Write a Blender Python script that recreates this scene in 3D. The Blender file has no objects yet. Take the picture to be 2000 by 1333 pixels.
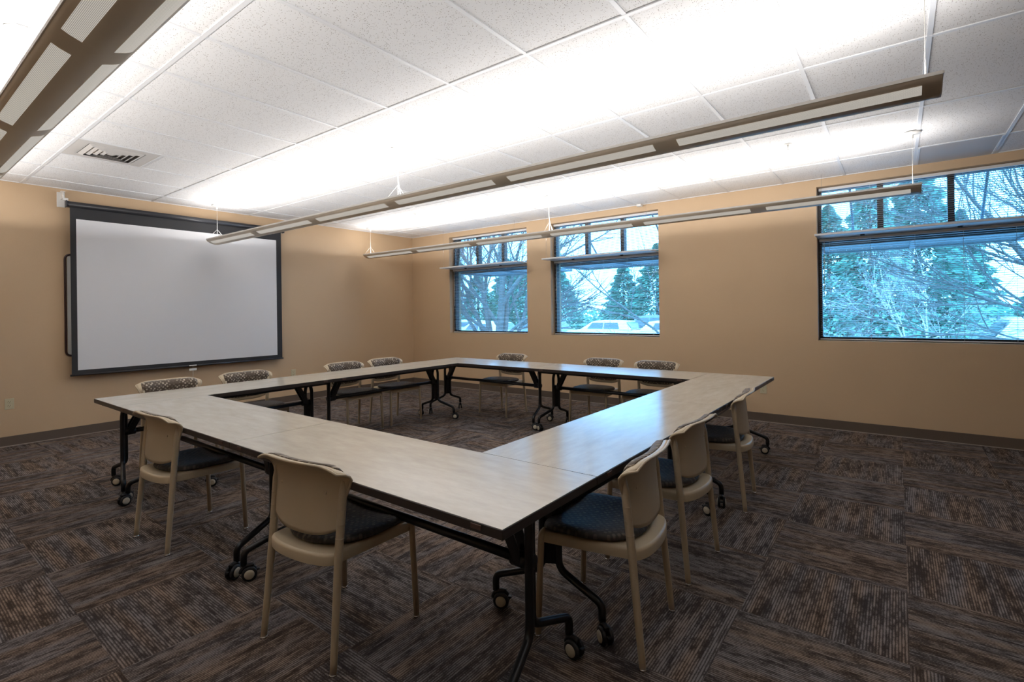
import bpy, math, random
from mathutils import Vector, Matrix
PI = math.pi
S = bpy.context.scene
COL = S.collection
rnd = random.Random(7)

# ------------------------------------------------------------------ helpers
class MB:
    def __init__(s): s.v=[]; s.f=[]; s.m=[]; s.s=[]
    def add(s, vs, fs, mat=0, smooth=False):
        b=len(s.v); s.v += [tuple(p) for p in vs]
        for f in fs:
            s.f.append(tuple(b+i for i in f)); s.m.append(mat); s.s.append(smooth)
    def box(s, x0,x1,y0,y1,z0,z1, mat=0, bev=0):
        if bev>0:
            return s.rbox(x0,x1,y0,y1,z0,z1,bev,mat)
        vs=[(x,y,z) for x in (x0,x1) for y in (y0,y1) for z in (z0,z1)]
        s.add(vs,[(0,1,3,2),(4,6,7,5),(0,4,5,1),(2,3,7,6),(0,2,6,4),(1,5,7,3)],mat)
    def rbox(s,x0,x1,y0,y1,z0,z1,b,mat=0):
        # chamfered box
        vs=[];idx={}
        X=(x0,x1);Y=(y0,y1);Z=(z0,z1)
        for i in (0,1):
            for j in (0,1):
                for k in (0,1):
                    sx=1 if i==0 else -1; sy=1 if j==0 else -1; sz=1 if k==0 else -1
                    idx[(i,j,k,'x')]=len(vs); vs.append((X[i],Y[j]+sy*b,Z[k]+sz*b))
                    idx[(i,j,k,'y')]=len(vs); vs.append((X[i]+sx*b,Y[j],Z[k]+sz*b))
                    idx[(i,j,k,'z')]=len(vs); vs.append((X[i]+sx*b,Y[j]+sy*b,Z[k]))
        fs=[]
        for i in (0,1): fs.append([idx[(i,j,k,'x')] for j,k in ((0,0),(1,0),(1,1),(0,1))])
        for j in (0,1): fs.append([idx[(i,j,k,'y')] for i,k in ((0,0),(1,0),(1,1),(0,1))])
        for k in (0,1): fs.append([idx[(i,j,k,'z')] for i,j in ((0,0),(1,0),(1,1),(0,1))])
        for i in (0,1):
            for j in (0,1): fs.append([idx[(i,j,0,'x')],idx[(i,j,1,'x')],idx[(i,j,1,'y')],idx[(i,j,0,'y')]])
        for i in (0,1):
            for k in (0,1): fs.append([idx[(i,0,k,'x')],idx[(i,1,k,'x')],idx[(i,1,k,'z')],idx[(i,0,k,'z')]])
        for j in (0,1):
            for k in (0,1): fs.append([idx[(0,j,k,'y')],idx[(1,j,k,'y')],idx[(1,j,k,'z')],idx[(0,j,k,'z')]])
        for i in (0,1):
            for j in (0,1):
                for k in (0,1): fs.append([idx[(i,j,k,c)] for c in 'xyz'])
        s.add(vs,fs,mat)
    def tube(s, pts, r, n=12, mat=0, cap=True, closed=False):
        pts=[Vector(p) for p in pts]
        rs = r if isinstance(r,(list,tuple)) else [r]*len(pts)
        m=len(pts); vs=[]; prev=None
        for i,p in enumerate(pts):
            if closed: d=(pts[(i+1)%m]-pts[i-1])
            elif i==0: d=pts[1]-p
            elif i==m-1: d=p-pts[-2]
            else: d=(pts[i+1]-p).normalized()+(p-pts[i-1]).normalized()
            d.normalize()
            if prev is None:
                a=Vector((0,0,1)) if abs(d.z)<.9 else Vector((1,0,0))
                u=d.cross(a).normalized()
            else:
                u=(prev-d*prev.dot(d)); u = u.normalized() if u.length>1e-6 else d.orthogonal().normalized()
            prev=u; w=d.cross(u)
            for k in range(n):
                t=2*PI*k/n; vs.append(p+(u*math.cos(t)+w*math.sin(t))*rs[i])
        fs=[]
        for i in range(m if closed else m-1):
            j=(i+1)%m
            for k in range(n):
                l=(k+1)%n; fs.append((i*n+k,i*n+l,j*n+l,j*n+k))
        s.add(vs,fs,mat,True)
        if cap and not closed:
            b=len(s.v)-len(vs)
            s.f.append(tuple(b+k for k in range(n))[::-1]); s.m.append(mat); s.s.append(False)
            s.f.append(tuple(b+(m-1)*n+k for k in range(n))); s.m.append(mat); s.s.append(False)
    def lathe(s, prof, n=24, mat=0, M=None, smooth=True):
        M=M or Matrix(); vs=[]
        for (r,z) in prof:
            for k in range(n):
                t=2*PI*k/n; vs.append(M@Vector((r*math.cos(t),r*math.sin(t),z)))
        fs=[]
        for i in range(len(prof)-1):
            for k in range(n):
                l=(k+1)%n; fs.append((i*n+k,i*n+l,(i+1)*n+l,(i+1)*n+k))
        s.add(vs,fs,mat,smooth)
        b=len(s.v)-len(vs)
        if prof[0][0]>1e-6: s.f.append(tuple(b+k for k in range(n))[::-1]); s.m.append(mat); s.s.append(False)
        if prof[-1][0]>1e-6: s.f.append(tuple(b+(len(prof)-1)*n+k for k in range(n))); s.m.append(mat); s.s.append(False)
    def grid(s, P, mat=0, smooth=True):       # P[i][j] points
        n=len(P); m=len(P[0]); vs=[p for r in P for p in r]
        fs=[(i*m+j,i*m+j+1,(i+1)*m+j+1,(i+1)*m+j) for i in range(n-1) for j in range(m-1)]
        s.add(vs,fs,mat,smooth)
    def closed_grid(s, A, B, mat=0):           # two matching grids joined round the rim
        n=len(A); m=len(A[0]); b=len(s.v)
        vs=[p for r in A for p in r]+[p for r in B for p in r]; o=n*m
        fs=[(i*m+j,i*m+j+1,(i+1)*m+j+1,(i+1)*m+j) for i in range(n-1) for j in range(m-1)]
        fs+=[(o+i*m+j,o+(i+1)*m+j,o+(i+1)*m+j+1,o+i*m+j+1) for i in range(n-1) for j in range(m-1)]
        rim=[j for j in range(m)]+[i*m+m-1 for i in range(1,n)]+[(n-1)*m+j for j in range(m-2,-1,-1)]+[i*m for i in range(n-2,0,-1)]
        for k in range(len(rim)):
            a,c=rim[k],rim[(k+1)%len(rim)]; fs.append((a,o+a,o+c,c))
        s.add(vs,fs,mat,True)
    def prism(s, outline, z0, z1, mat=0, axis='z'):
        n=len(outline)
        def P(a,b,c):
            return (a,b,c) if axis=='z' else ((a,c,b) if axis=='y' else (c,a,b))
        vs=[P(a,b,z0) for a,b in outline]+[P(a,b,z1) for a,b in outline]
        fs=[tuple(range(n))[::-1],tuple(range(n,2*n))]+[(k,(k+1)%n,n+(k+1)%n,n+k) for k in range(n)]
        s.add(vs,fs,mat)
    def build(s, name, mats, parent=None, loc=None, rot=None, fix=True):
        me=bpy.data.meshes.new(name); me.from_pydata(s.v,[],s.f)
        if not isinstance(mats,(list,tuple)): mats=[mats]
        for m in mats: me.materials.append(m)
        me.polygons.foreach_set('material_index',s.m)
        me.polygons.foreach_set('use_smooth',s.s)
        me.update()
        if fix:
            import bmesh
            bm=bmesh.new(); bm.from_mesh(me); bmesh.ops.recalc_face_normals(bm,faces=bm.faces); bm.to_mesh(me); bm.free()
        o=bpy.data.objects.new(name,me); COL.objects.link(o)
        if parent: o.parent=parent
        if loc: o.location=loc
        if rot is not None: o.rotation_euler=(0,0,rot) if not isinstance(rot,tuple) else rot
        return o

def tag(o,label=None,cat=None,group=None,kind=None):
    if label: o['label']=label
    if cat: o['category']=cat
    if group: o['group']=group
    if kind: o['kind']=kind
    return o
def empty(name,loc=(0,0,0),rz=0):
    o=bpy.data.objects.new(name,None); COL.objects.link(o); o.location=loc; o.rotation_euler=(0,0,rz)
    o.empty_display_size=.1; return o
def copy_tree(o,parent=None):
    c=o.copy(); COL.objects.link(c)
    if parent: c.parent=parent
    for ch in list(o.children): copy_tree(ch,c)
    return c
def smooth_path(pts, rad, n=5):
    # round the corners of a polyline
    P=[Vector(p) for p in pts]; out=[P[0]]
    for i in range(1,len(P)-1):
        a=(P[i-1]-P[i]); b=(P[i+1]-P[i]); r=min(rad,a.length*.48,b.length*.48)
        p0=P[i]+a.normalized()*r; p2=P[i]+b.normalized()*r
        for k in range(n+1):
            t=k/n; out.append(p0*(1-t)**2+P[i]*2*t*(1-t)+p2*t*t)
    out.append(P[-1]); return out

# ------------------------------------------------------------------ materials
def mat(name):
    m=bpy.data.materials.new(name); m.use_nodes=True
    nt=m.node_tree; b=nt.nodes['Principled BSDF']; return m,nt,b
def simple(name,col,rough=.5,metal=0,spec=.5,bump=None,noise=None):
    m,nt,b=mat(name)
    b.inputs['Base Color'].default_value=(*col,1); b.inputs['Roughness'].default_value=rough
    b.inputs['Metallic'].default_value=metal; b.inputs['Specular IOR Level'].default_value=spec
    tc=nt.nodes.new('ShaderNodeTexCoord')
    if noise:
        sc,amt=noise
        n=nt.nodes.new('ShaderNodeTexNoise'); n.inputs['Scale'].default_value=sc; n.inputs['Detail'].default_value=4
        nt.links.new(tc.outputs['Object'],n.inputs['Vector'])
        r=nt.nodes.new('ShaderNodeMapRange'); r.inputs[1].default_value=.3; r.inputs[2].default_value=.7
        r.inputs[3].default_value=1-amt; r.inputs[4].default_value=1+amt
        nt.links.new(n.outputs['Fac'],r.inputs[0])
        v=nt.nodes.new('ShaderNodeVectorMath'); v.operation='SCALE'; v.inputs[0].default_value=col
        nt.links.new(r.outputs[0],v.inputs['Scale']); nt.links.new(v.outputs[0],b.inputs['Base Color'])
    if bump:
        sc,st,dist=bump
        n=nt.nodes.new('ShaderNodeTexNoise'); n.inputs['Scale'].default_value=sc; n.inputs['Detail'].default_value=3
        nt.links.new(tc.outputs['Object'],n.inputs['Vector'])
        bp=nt.nodes.new('ShaderNodeBump'); bp.inputs['Strength'].default_value=st; bp.inputs['Distance'].default_value=dist
        nt.links.new(n.outputs['Fac'],bp.inputs['Height']); nt.links.new(bp.outputs[0],b.inputs['Normal'])
    return m
def emit(name,col,st):
    m,nt,b=mat(name)
    b.inputs['Base Color'].default_value=(*col,1)
    b.inputs['Emission Color'].default_value=(*col,1); b.inputs['Emission Strength'].default_value=st
    return m
def mathn(nt,op,a,b=None,c=None):
    n=nt.nodes.new('ShaderNodeMath'); n.operation=op
    for i,x in enumerate((a,b,c)):
        if x is None: continue
        if isinstance(x,(int,float)): n.inputs[i].default_value=x
        else: nt.links.new(x,n.inputs[i])
    return n.outputs[0]

M={}
M['wall']=simple('tan_wall_paint',(.57,.405,.25),.62,bump=(90,.25,.002),noise=(1.3,.02))
M['ceil_grid']=simple('white_ceiling_grid',(.80,.81,.83),.45)
M['base']=simple('brown_vinyl_base',(.115,.085,.065),.5)
M['strip']=simple('carpet_edge_strip',(.34,.29,.25),.6)
M['white_paint']=simple('white_paint',(.78,.77,.74),.4)
M['fixture']=simple('taupe_fixture_paint',(.80,.70,.56),.42)
M['fix_lip']=simple('ceiling_lit_fixture_edge',(.78,.75,.70),.4)  # lip of the housing, coloured paler to stand for light off the ceiling
M['black']=simple('black_powder_coat',(.006,.006,.007),.32,spec=.5)
M['edge']=simple('dark_table_edge',(.028,.021,.018),.38)
M['clip']=simple('reddish_brown_clip',(.085,.045,.035),.45)
M['plastic']=simple('beige_chair_plastic',(.50,.405,.275),.36,spec=.5)
M['legmetal']=simple('beige_leg_paint',(.47,.38,.26),.38,noise=(140,.03))
M['chrome']=simple('steel_glide',(.6,.6,.6),.2,metal=1)
M['hub']=simple('cream_caster_disc',(.52,.47,.37),.45)
M['rubber']=simple('black_rubber',(.012,.012,.014),.5)
M['screen_black']=simple('black_screen_cloth',(.022,.022,.024),.75)
M['screen_case']=simple('charcoal_screen_case',(.035,.036,.042),.35)
M['screen_white']=simple('matte_white_screen',(.74,.74,.755),.85)
M['wb_frame']=simple('dark_maroon_frame',(.035,.012,.010),.3)
M['wb']=simple('whiteboard_surface',(.7,.7,.68),.2)
M['outlet']=simple('ivory_outlet',(.55,.50,.34),.4)
M['slot']=simple('dark_slot',(.02,.018,.014),.6)
M['frame']=simple('dark_bronze_frame',(.014,.012,.013),.4)
M['reveal']=M['wall']
M['slat']=simple('white_aluminium_slat',(.72,.72,.72),.35)
M['cordm']=simple('white_cord',(.75,.74,.70),.6)
M['shelf']=simple('white_light_shelf',(.68,.69,.70),.35)
M['shade']=simple('blue_grey_sunshade',(.16,.22,.26),.5)
M['grille']=simple('beige_return_panel',(.60,.56,.53),.6)
M['diff']=simple('diffuser_paint',(.66,.64,.62),.45)
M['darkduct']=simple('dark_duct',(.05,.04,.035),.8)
M['asphalt']=simple('asphalt',(.34,.35,.36),.9,noise=(3,.15))
M['bark']=simple('tree_bark',(.13,.13,.12),.9,noise=(6,.3))
M['bark2']=simple('pale_twig_bark',(.55,.52,.50),.9,noise=(6,.2))
M['needle']=simple('blue_green_needles',(.17,.36,.27),.9,noise=(2.2,.45))
M['carw']=simple('white_car_paint',(.80,.80,.80),.25)
M['card']=simple('grey_car_paint',(.16,.18,.2),.25)
M['carb']=simple('dark_car_paint',(.03,.05,.08),.2)
M['carglass']=simple('dark_car_glass',(.05,.07,.08),.1,spec=.8)
M['tyre']=simple('tyre',(.02,.02,.02),.8)
M['lamp_red']=simple('red_tail_lamp',(.6,.02,.03),.3)
M['tube']=emit('fluorescent_tube',(1,.97,.92),2.0)

# laminate table top
def laminate():
    m,nt,b=mat('grey_beige_laminate')
    tc=nt.nodes.new('ShaderNodeTexCoord'); mp=nt.nodes.new('ShaderNodeMapping')
    mp.inputs['Scale'].default_value=(2,7,4)
    nt.links.new(tc.outputs['Object'],mp.inputs['Vector'])
    n=nt.nodes.new('ShaderNodeTexNoise'); n.inputs['Scale'].default_value=2.2; n.inputs['Detail'].default_value=9; n.inputs['Roughness'].default_value=.65
    nt.links.new(mp.outputs[0],n.inputs['Vector'])
    r=nt.nodes.new('ShaderNodeValToRGB'); r.color_ramp.elements[0].position=.33; r.color_ramp.elements[1].position=.68
    r.color_ramp.elements[0].color=(.47,.43,.365,1); r.color_ramp.elements[1].color=(.565,.522,.45,1)
    nt.links.new(n.outputs['Fac'],r.inputs[0]); nt.links.new(r.outputs[0],b.inputs['Base Color'])
    b.inputs['Roughness'].default_value=.20; b.inputs['Specular IOR Level'].default_value=.62
    return m
M['lam']=laminate()

# ceiling tile
def tile():
    m,nt,b=mat('fissured_ceiling_tile')
    tc=nt.nodes.new('ShaderNodeTexCoord')
    v=nt.nodes.new('ShaderNodeTexVoronoi'); v.inputs['Scale'].default_value=130
    nt.links.new(tc.outputs['Object'],v.inputs['Vector'])
    n=nt.nodes.new('ShaderNodeTexNoise'); n.inputs['Scale'].default_value=170; n.inputs['Detail'].default_value=2
    nt.links.new(tc.outputs['Object'],n.inputs['Vector'])
    sep=nt.nodes.new('ShaderNodeSeparateColor'); nt.links.new(v.outputs['Color'],sep.inputs[0])
    size=mathn(nt,'MULTIPLY',sep.outputs[0],.42)
    d=mathn(nt,'ADD',v.outputs['Distance'],mathn(nt,'MULTIPLY',n.outputs['Fac'],.10))
    pit=mathn(nt,'LESS_THAN',d,size)
    keep=mathn(nt,'GREATER_THAN',sep.outputs[1],.2)
    pit=mathn(nt,'MULTIPLY',pit,keep)
    mix=nt.nodes.new('ShaderNodeMix'); mix.data_type='RGBA'
    mix.inputs['A'].default_value=(.88,.88,.885,1); mix.inputs['B'].default_value=(.36,.33,.30,1)
    nt.links.new(pit,mix.inputs['Factor']); nt.links.new(mix.outputs['Result'],b.inputs['Base Color'])
    b.inputs['Roughness'].default_value=.9; b.inputs['Specular IOR Level'].default_value=.1
    return m
M['tile']=tile()

# carpet tiles laid quarter turned
def carpet():
    m,nt,b=mat('quarter_turned_carpet_tile')
    tc=nt.nodes.new('ShaderNodeTexCoord'); sp=nt.nodes.new('ShaderNodeSeparateXYZ')
    nt.links.new(tc.outputs['Object'],sp.inputs[0])
    T=.6096
    x=mathn(nt,'DIVIDE',mathn(nt,'SUBTRACT',sp.outputs[0],7.003),T)
    y=mathn(nt,'DIVIDE',mathn(nt,'ADD',sp.outputs[1],3.665),T)
    ix=mathn(nt,'FLOOR',x); iy=mathn(nt,'FLOOR',y)
    par=mathn(nt,'FLOORED_MODULO',mathn(nt,'ADD',ix,iy),2)
    inv=mathn(nt,'SUBTRACT',1,par)
    # par=0 : stripes run along x (vary with y)
    across=mathn(nt,'ADD',mathn(nt,'MULTIPLY',y,inv),mathn(nt,'MULTIPLY',x,par))
    along=mathn(nt,'ADD',mathn(nt,'MULTIPLY',x,inv),mathn(nt,'MULTIPLY',y,par))
    hashv=mathn(nt,'ADD',mathn(nt,'MULTIPLY',ix,7.31),mathn(nt,'MULTIPLY',iy,3.17))
    def noise(sa,sl,det,rough=.5,off=0):
        nonlocal across
        c=nt.nodes.new('ShaderNodeCombineXYZ')
        nt.links.new(mathn(nt,'MULTIPLY',across,sa),c.inputs[0]); nt.links.new(mathn(nt,'MULTIPLY',along,sl),c.inputs[1])
        nt.links.new(mathn(nt,'ADD',hashv,off),c.inputs[2])
        n=nt.nodes.new('ShaderNodeTexNoise'); n.inputs['Scale'].default_value=1; n.inputs['Detail'].default_value=det; n.inputs['Roughness'].default_value=rough
        nt.links.new(c.outputs[0],n.inputs['Vector']); return n.outputs['Fac']
    RB=58
    rib=mathn(nt,'SINE',mathn(nt,'MULTIPLY',across,2*PI*RB))
    rib=mathn(nt,'MULTIPLY_ADD',rib,.5,.5)
    across0=across
    across=mathn(nt,'MULTIPLY',mathn(nt,'FLOOR',mathn(nt,'MULTIPLY_ADD',across0,RB,.25)),1/RB)
    a=noise(RB*.47,3.2,1); a2=noise(RB*.83,13,1,.5,3); across=across0; bnd=noise(11,2.2,2,.6,11); fine=noise(150,90,1,.5,5); blk=noise(3.5,3.2,1,.5,23)
    v=mathn(nt,'MULTIPLY',mathn(nt,'SUBTRACT',a,.5),1.15)
    v=mathn(nt,'ADD',v,mathn(nt,'MULTIPLY',mathn(nt,'SUBTRACT',a2,.5),1.1))
    v=mathn(nt,'ADD',v,mathn(nt,'MULTIPLY',mathn(nt,'SUBTRACT',bnd,.5),.75))
    v=mathn(nt,'ADD',v,mathn(nt,'MULTIPLY',mathn(nt,'SUBTRACT',fine,.5),.9))
    v=mathn(nt,'ADD',v,mathn(nt,'MULTIPLY',mathn(nt,'SUBTRACT',blk,.5),.6))
    v=mathn(nt,'ADD',v,.46)
    v=mathn(nt,'MULTIPLY',v,mathn(nt,'MULTIPLY_ADD',rib,.85,.4))
    r=nt.nodes.new('ShaderNodeValToRGB'); e=r.color_ramp.elements
    e[0].position=.06; e[0].color=(.038,.029,.024,1); e[1].position=.72; e[1].color=(.235,.198,.172,1)
    k=e.new(.34); k.color=(.085,.068,.058,1)
    nt.links.new(v,r.inputs[0])
    # faint warm / cool drift between yarn lots
    w=noise(9,.8,0,.5,40)
    mx=nt.nodes.new('ShaderNodeMix'); mx.data_type='RGBA'; mx.blend_type='MULTIPLY'; mx.inputs['Factor'].default_value=1
    cr=nt.nodes.new('ShaderNodeValToRGB'); cr.color_ramp.elements[0].color=(.92,.97,1.08,1); cr.color_ramp.elements[1].color=(1.1,.97,.86,1)
    cr.color_ramp.elements[0].position=.35; cr.color_ramp.elements[1].position=.68
    nt.links.new(w,cr.inputs[0]); nt.links.new(r.outputs[0],mx.inputs['A']); nt.links.new(cr.outputs[0],mx.inputs['B'])
    nt.links.new(mx.outputs['Result'],b.inputs['Base Color'])
    bp=nt.nodes.new('ShaderNodeBump'); bp.inputs['Strength'].default_value=.5; bp.inputs['Distance'].default_value=.004
    nt.links.new(v,bp.inputs['Height']); nt.links.new(bp.outputs[0],b.inputs['Normal'])
    b.inputs['Roughness'].default_value=.95; b.inputs['Specular IOR Level'].default_value=.12
    return m
M['carpet']=carpet()

# patterned upholstery
def fabric(name,axes,base,dots,k=1.0):
    m,nt,b=mat(name)
    tc=nt.nodes.new('ShaderNodeTexCoord'); sp=nt.nodes.new('ShaderNodeSeparateXYZ'); nt.links.new(tc.outputs['Object'],sp.inputs[0])
    p=sp.outputs[axes[0]]; q=sp.outputs[axes[1]]
    u=mathn(nt,'MULTIPLY',mathn(nt,'ADD',p,q),1); w=mathn(nt,'SUBTRACT',p,q)
    c=nt.nodes.new('ShaderNodeCombineXYZ'); nt.links.new(u,c.inputs[0]); nt.links.new(w,c.inputs[1])
    v=nt.nodes.new('ShaderNodeTexVoronoi'); v.voronoi_dimensions='2D'; v.inputs['Scale'].default_value=31; v.inputs['Randomness'].default_value=.45
    nt.links.new(c.outputs[0],v.inputs['Vector'])
    sc=nt.nodes.new('ShaderNodeSeparateColor'); nt.links.new(v.outputs['Color'],sc.inputs[0])
    dot=nt.nodes.new('ShaderNodeMapRange'); dot.interpolation_type='SMOOTHSTEP'
    dot.inputs[1].default_value=.40; dot.inputs[2].default_value=.22; dot.inputs[3].default_value=0; dot.inputs[4].default_value=1
    nt.links.new(v.outputs['Distance'],dot.inputs[0])
    amt=mathn(nt,'MULTIPLY',dot.outputs[0],mathn(nt,'POWER',sc.outputs[0],1.3))
    mix=nt.nodes.new('ShaderNodeMix'); mix.data_type='RGBA'
    mix.inputs['A'].default_value=(*base,1); mix.inputs['B'].default_value=(*dots,1)
    nt.links.new(amt,mix.inputs['Factor']); nt.links.new(mix.outputs['Result'],b.inputs['Base Color'])
    bp=nt.nodes.new('ShaderNodeBump'); bp.inputs['Strength'].default_value=.35; bp.inputs['Distance'].default_value=.002
    nt.links.new(dot.outputs[0],bp.inputs['Height']); nt.links.new(bp.outputs[0],b.inputs['Normal'])
    b.inputs['Roughness'].default_value=.6; b.inputs['Sheen Weight'].default_value=.12
    return m
M['fab_back']=fabric('brown_dotted_back_fabric',(0,2),(.085,.058,.036),(.52,.44,.34))
M['fab_seat']=fabric('shaded_dotted_seat_fabric',(0,1),(.040,.033,.029),(.15,.125,.095))  # same brown fabric as the backs, darkened to put the seats' shadow in

# perforated glowing strip
def strip():
    m,nt,b=mat('perforated_lit_strip')
    tc=nt.nodes.new('ShaderNodeTexCoord'); sp=nt.nodes.new('ShaderNodeSeparateXYZ'); nt.links.new(tc.outputs['Object'],sp.inputs[0])
    w=mathn(nt,'MULTIPLY_ADD',mathn(nt,'SINE',mathn(nt,'MULTIPLY',sp.outputs[1],2*PI/.0036)),.5,.5)
    w2=mathn(nt,'MULTIPLY_ADD',mathn(nt,'SINE',mathn(nt,'MULTIPLY',sp.outputs[0],2*PI/.0036)),.22,.78)
    w=mathn(nt,'MULTIPLY',w,w2)
    st=mathn(nt,'MULTIPLY_ADD',w,.62,.12)
    b.inputs['Base Color'].default_value=(.45,.42,.37,1); b.inputs['Roughness'].default_value=.5
    b.inputs['Emission Color'].default_value=(1,.95,.86,1); nt.links.new(st,b.inputs['Emission Strength'])
    return m
M['strip_lit']=strip()

def glass():
    m=bpy.data.materials.new('window_glass'); m.use_nodes=True; nt=m.node_tree; nt.nodes.clear()
    o=nt.nodes.new('ShaderNodeOutputMaterial'); t=nt.nodes.new('ShaderNodeBsdfTransparent'); g=nt.nodes.new('ShaderNodeBsdfGlossy')
    t.inputs[0].default_value=(.90,.97,.98,1); g.inputs['Roughness'].default_value=.02; g.inputs['Color'].default_value=(.8,.9,1,1)
    f=nt.nodes.new('ShaderNodeFresnel'); f.inputs[0].default_value=1.45
    mx=nt.nodes.new('ShaderNodeMixShader'); nt.links.new(f.outputs[0],mx.inputs[0]); nt.links.new(t.outputs[0],mx.inputs[1]); nt.links.new(g.outputs[0],mx.inputs[2])
    nt.links.new(mx.outputs[0],o.inputs[0]); return m
M['glass']=glass()

# ------------------------------------------------------------------ room shell
H=2.844; XR=11.2; YF=-8.6
WZ0,WZ1=1.0,2.757
WINS=[(1.01,2.77),(3.23,4.99),(6.86,8.62)]
WT=.30
b=MB(); b.box(-.3,XR+.3,YF-.3,.0,-.12,0); tag(b.build('floor',M['carpet']),'brown striped carpet tiles laid quarter turned','floor',kind='structure')
# window wall with openings
b=MB()
xs=[-.3]+[x for w in WINS for x in w]+[XR+.3]
b.box(-.3,XR+.3,0,WT,-.6,WZ0); b.box(-.3,XR+.3,0,WT,WZ1,3.3)
for i in range(0,len(xs),2): b.box(xs[i],xs[i+1],0,WT,WZ0,WZ1)
tag(b.build('wall_back',M['wall']),'tan painted wall with three blinded windows','wall',kind='structure')
b=MB(); b.box(-.3,0,YF-.3,0,-.12,3.3); tag(b.build('wall_left',M['wall']),'tan painted wall behind the projection screen','wall',kind='structure')
b=MB(); b.box(XR,XR+.3,YF,0,-.12,3.3); tag(b.build('wall_right',M['wall']),'tan painted wall at the right end of the room','wall',kind='structure')
b=MB(); b.box(0,XR+.3,YF-.3,YF,-.12,3.3); tag(b.build('wall_front',M['wall']),'tan painted wall behind the viewpoint','wall',kind='structure')
# baseboards with pale strip at the carpet
for nm,bx,sx in (('baseboard_back',(0,XR,-.012,0,0.006,.106),(0,XR,-.02,0,0,.007)),
              ('baseboard_left',(0,.012,YF,-.012,0.006,.106),(0,.02,YF,-.012,0,.007)),
              ('baseboard_right',(XR-.012,XR,YF,-.012,0.006,.106),(XR-.02,XR,YF,-.012,0,.007)),
              ('baseboard_front',(.012,XR-.012,YF,YF+.012,0.006,.106),(.012,XR-.012,YF,YF+.02,0,.007))):
    b=MB(); b.box(*bx,0); b.box(*sx,1)
    tag(b.build(nm,[M['base'],M['strip']]),'dark brown vinyl baseboard with pale strip at carpet','baseboard',kind='structure')
# ceiling: tiles and grid
F=.6096; GX=.4265; GY=-.712
b=MB(); b.box(-.3,XR+.3,YF-.3,WT,H+.006,H+.05)
ceil=tag(b.build('ceiling',M['tile']),'white speckled acoustic tile ceiling in metal grid','ceiling',kind='structure')
b=MB()
lines=[GY-1.2192*k for k in range(0,8) if GY-1.2192*k>YF]
for y in lines: b.box(0,XR,y-.012,y+.012,H,H+.008)
k=0
while GX+F*k<XR:
    x=GX+F*k; b.box(x-.012,x+.012,YF,0,H+.0006,H+.008); k+=1
b.box(0,XR,-.02,0,H+.0003,H+.008); b.box(0,.02,YF,0,H+.0003,H+.008); b.box(XR-.02,XR,YF,0,H+.0003,H+.008)
# short cross tees beside the diffuser and in the corner bay
yA=GY-4*1.2192
b.box(GX+2*F,GX+3*F,yA+F-.012,yA+F+.012,H+.0003,H+.008)
b.build('ceiling_grid',M['ceil_grid'],ceil)

# ------------------------------------------------------------------ windows, blinds, shelves
for wi,(x0,x1) in enumerate(WINS):
    w=(x1-x0)
    fr=MB(); y0,y1=.115,.205
    fr.box(x0,x0+.035,y0,y1,WZ0,WZ1); fr.box(x1-.035,x1,y0,y1,WZ0,WZ1)
    fr.box(x0+.035,x1-.035,y0,y1,WZ0,WZ0+.04); fr.box(x0+.035,x1-.035,y0,y1,WZ1-.04,WZ1)
    fr.box(x0+.035,x1-.035,y0,y1,2.125,2.185)
    o=fr.build('window_%d'%(wi+1),M['frame']); tag(o,'dark bronze framed window with three upper lites','window',kind='structure')
    for k in (1,2):
        xm=x0+w*k/3; mb=MB(); mb.box(xm-.028,xm+.028,y0,y1,2.185,WZ1-.04); mb.build('mullion',M['frame'],o)
    g=MB(); g.box(x0+.035,x1-.035,.158,.162,WZ0+.04,2.125); g.build('glass_pane',M['glass'],o)
    for k in range(3):
        a=x0+w*k/3+(.035 if k==0 else .028); c=x0+w*(k+1)/3-(.035 if k==2 else .028)
        g=MB(); g.box(a,c,.158,.162,2.185,WZ1-.04); g.build('glass_pane',M['glass'],o)
POS=['window nearest the screen wall','middle window','wide-seeming window at the right']
POS=['leftmost window','middle window','rightmost window']
def blind(x0,x1,zt,zb,up,pos):
    root=empty('venetian_blind',((x0+x1)/2,.085,zb))
    tag(root,'white slatted blind across the %s part of the %s'%('upper' if up else 'lower',pos),'blind','white venetian blinds at the windows')
    w=x1-x0-.03; hw=w/2
    hb=MB(); hb.box(-hw,hw,-.014,.014,zt-zb-.034,zt-zb-.002,0,.002); hb.build('headrail',M['slat'],root)
    s=MB(); z=zt-zb-.05; n=0
    while z>.03:
        pts=[]
        for (yy,dz) in ((-.0125,.0016),(-.0065,.0032),(0,.0038),(.0065,.0024),(.0125,0)):
            pts.append((yy,z+dz-.0006*0))
        P=[[(-hw+.004,a,c) for a,c in pts],[(hw-.004,a,c) for a,c in pts]]
        Q=[[(-hw+.004,a,c-.0005) for a,c in pts],[(hw-.004,a,c-.0005) for a,c in pts]]
        s.closed_grid(P,Q); z-=.0222
    s.build('slats',M['slat'],root)
    r=MB(); r.box(-hw,hw,-.0125,.0125,.004,.016,0,.002); r.build('bottom_rail',M['slat'],root)
    for k in range(5):
        xx=-hw+.10+(w-.20)*k/4
        c=MB()
        for yy in (-.0135,.0135): c.tube([(xx,yy,.012),(xx,yy,zt-zb-.03)],.0009,5)
        c.build('ladder_cord',M['cordm'],root)
    if not up:
        c=MB(); c.tube([(-hw+.05,-.022,zt-zb-.03),(-hw+.048,-.022,(zt-zb)*.42)],.0032,8); c.build('tilt_wand',M['cordm'],root)
    return root
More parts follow.
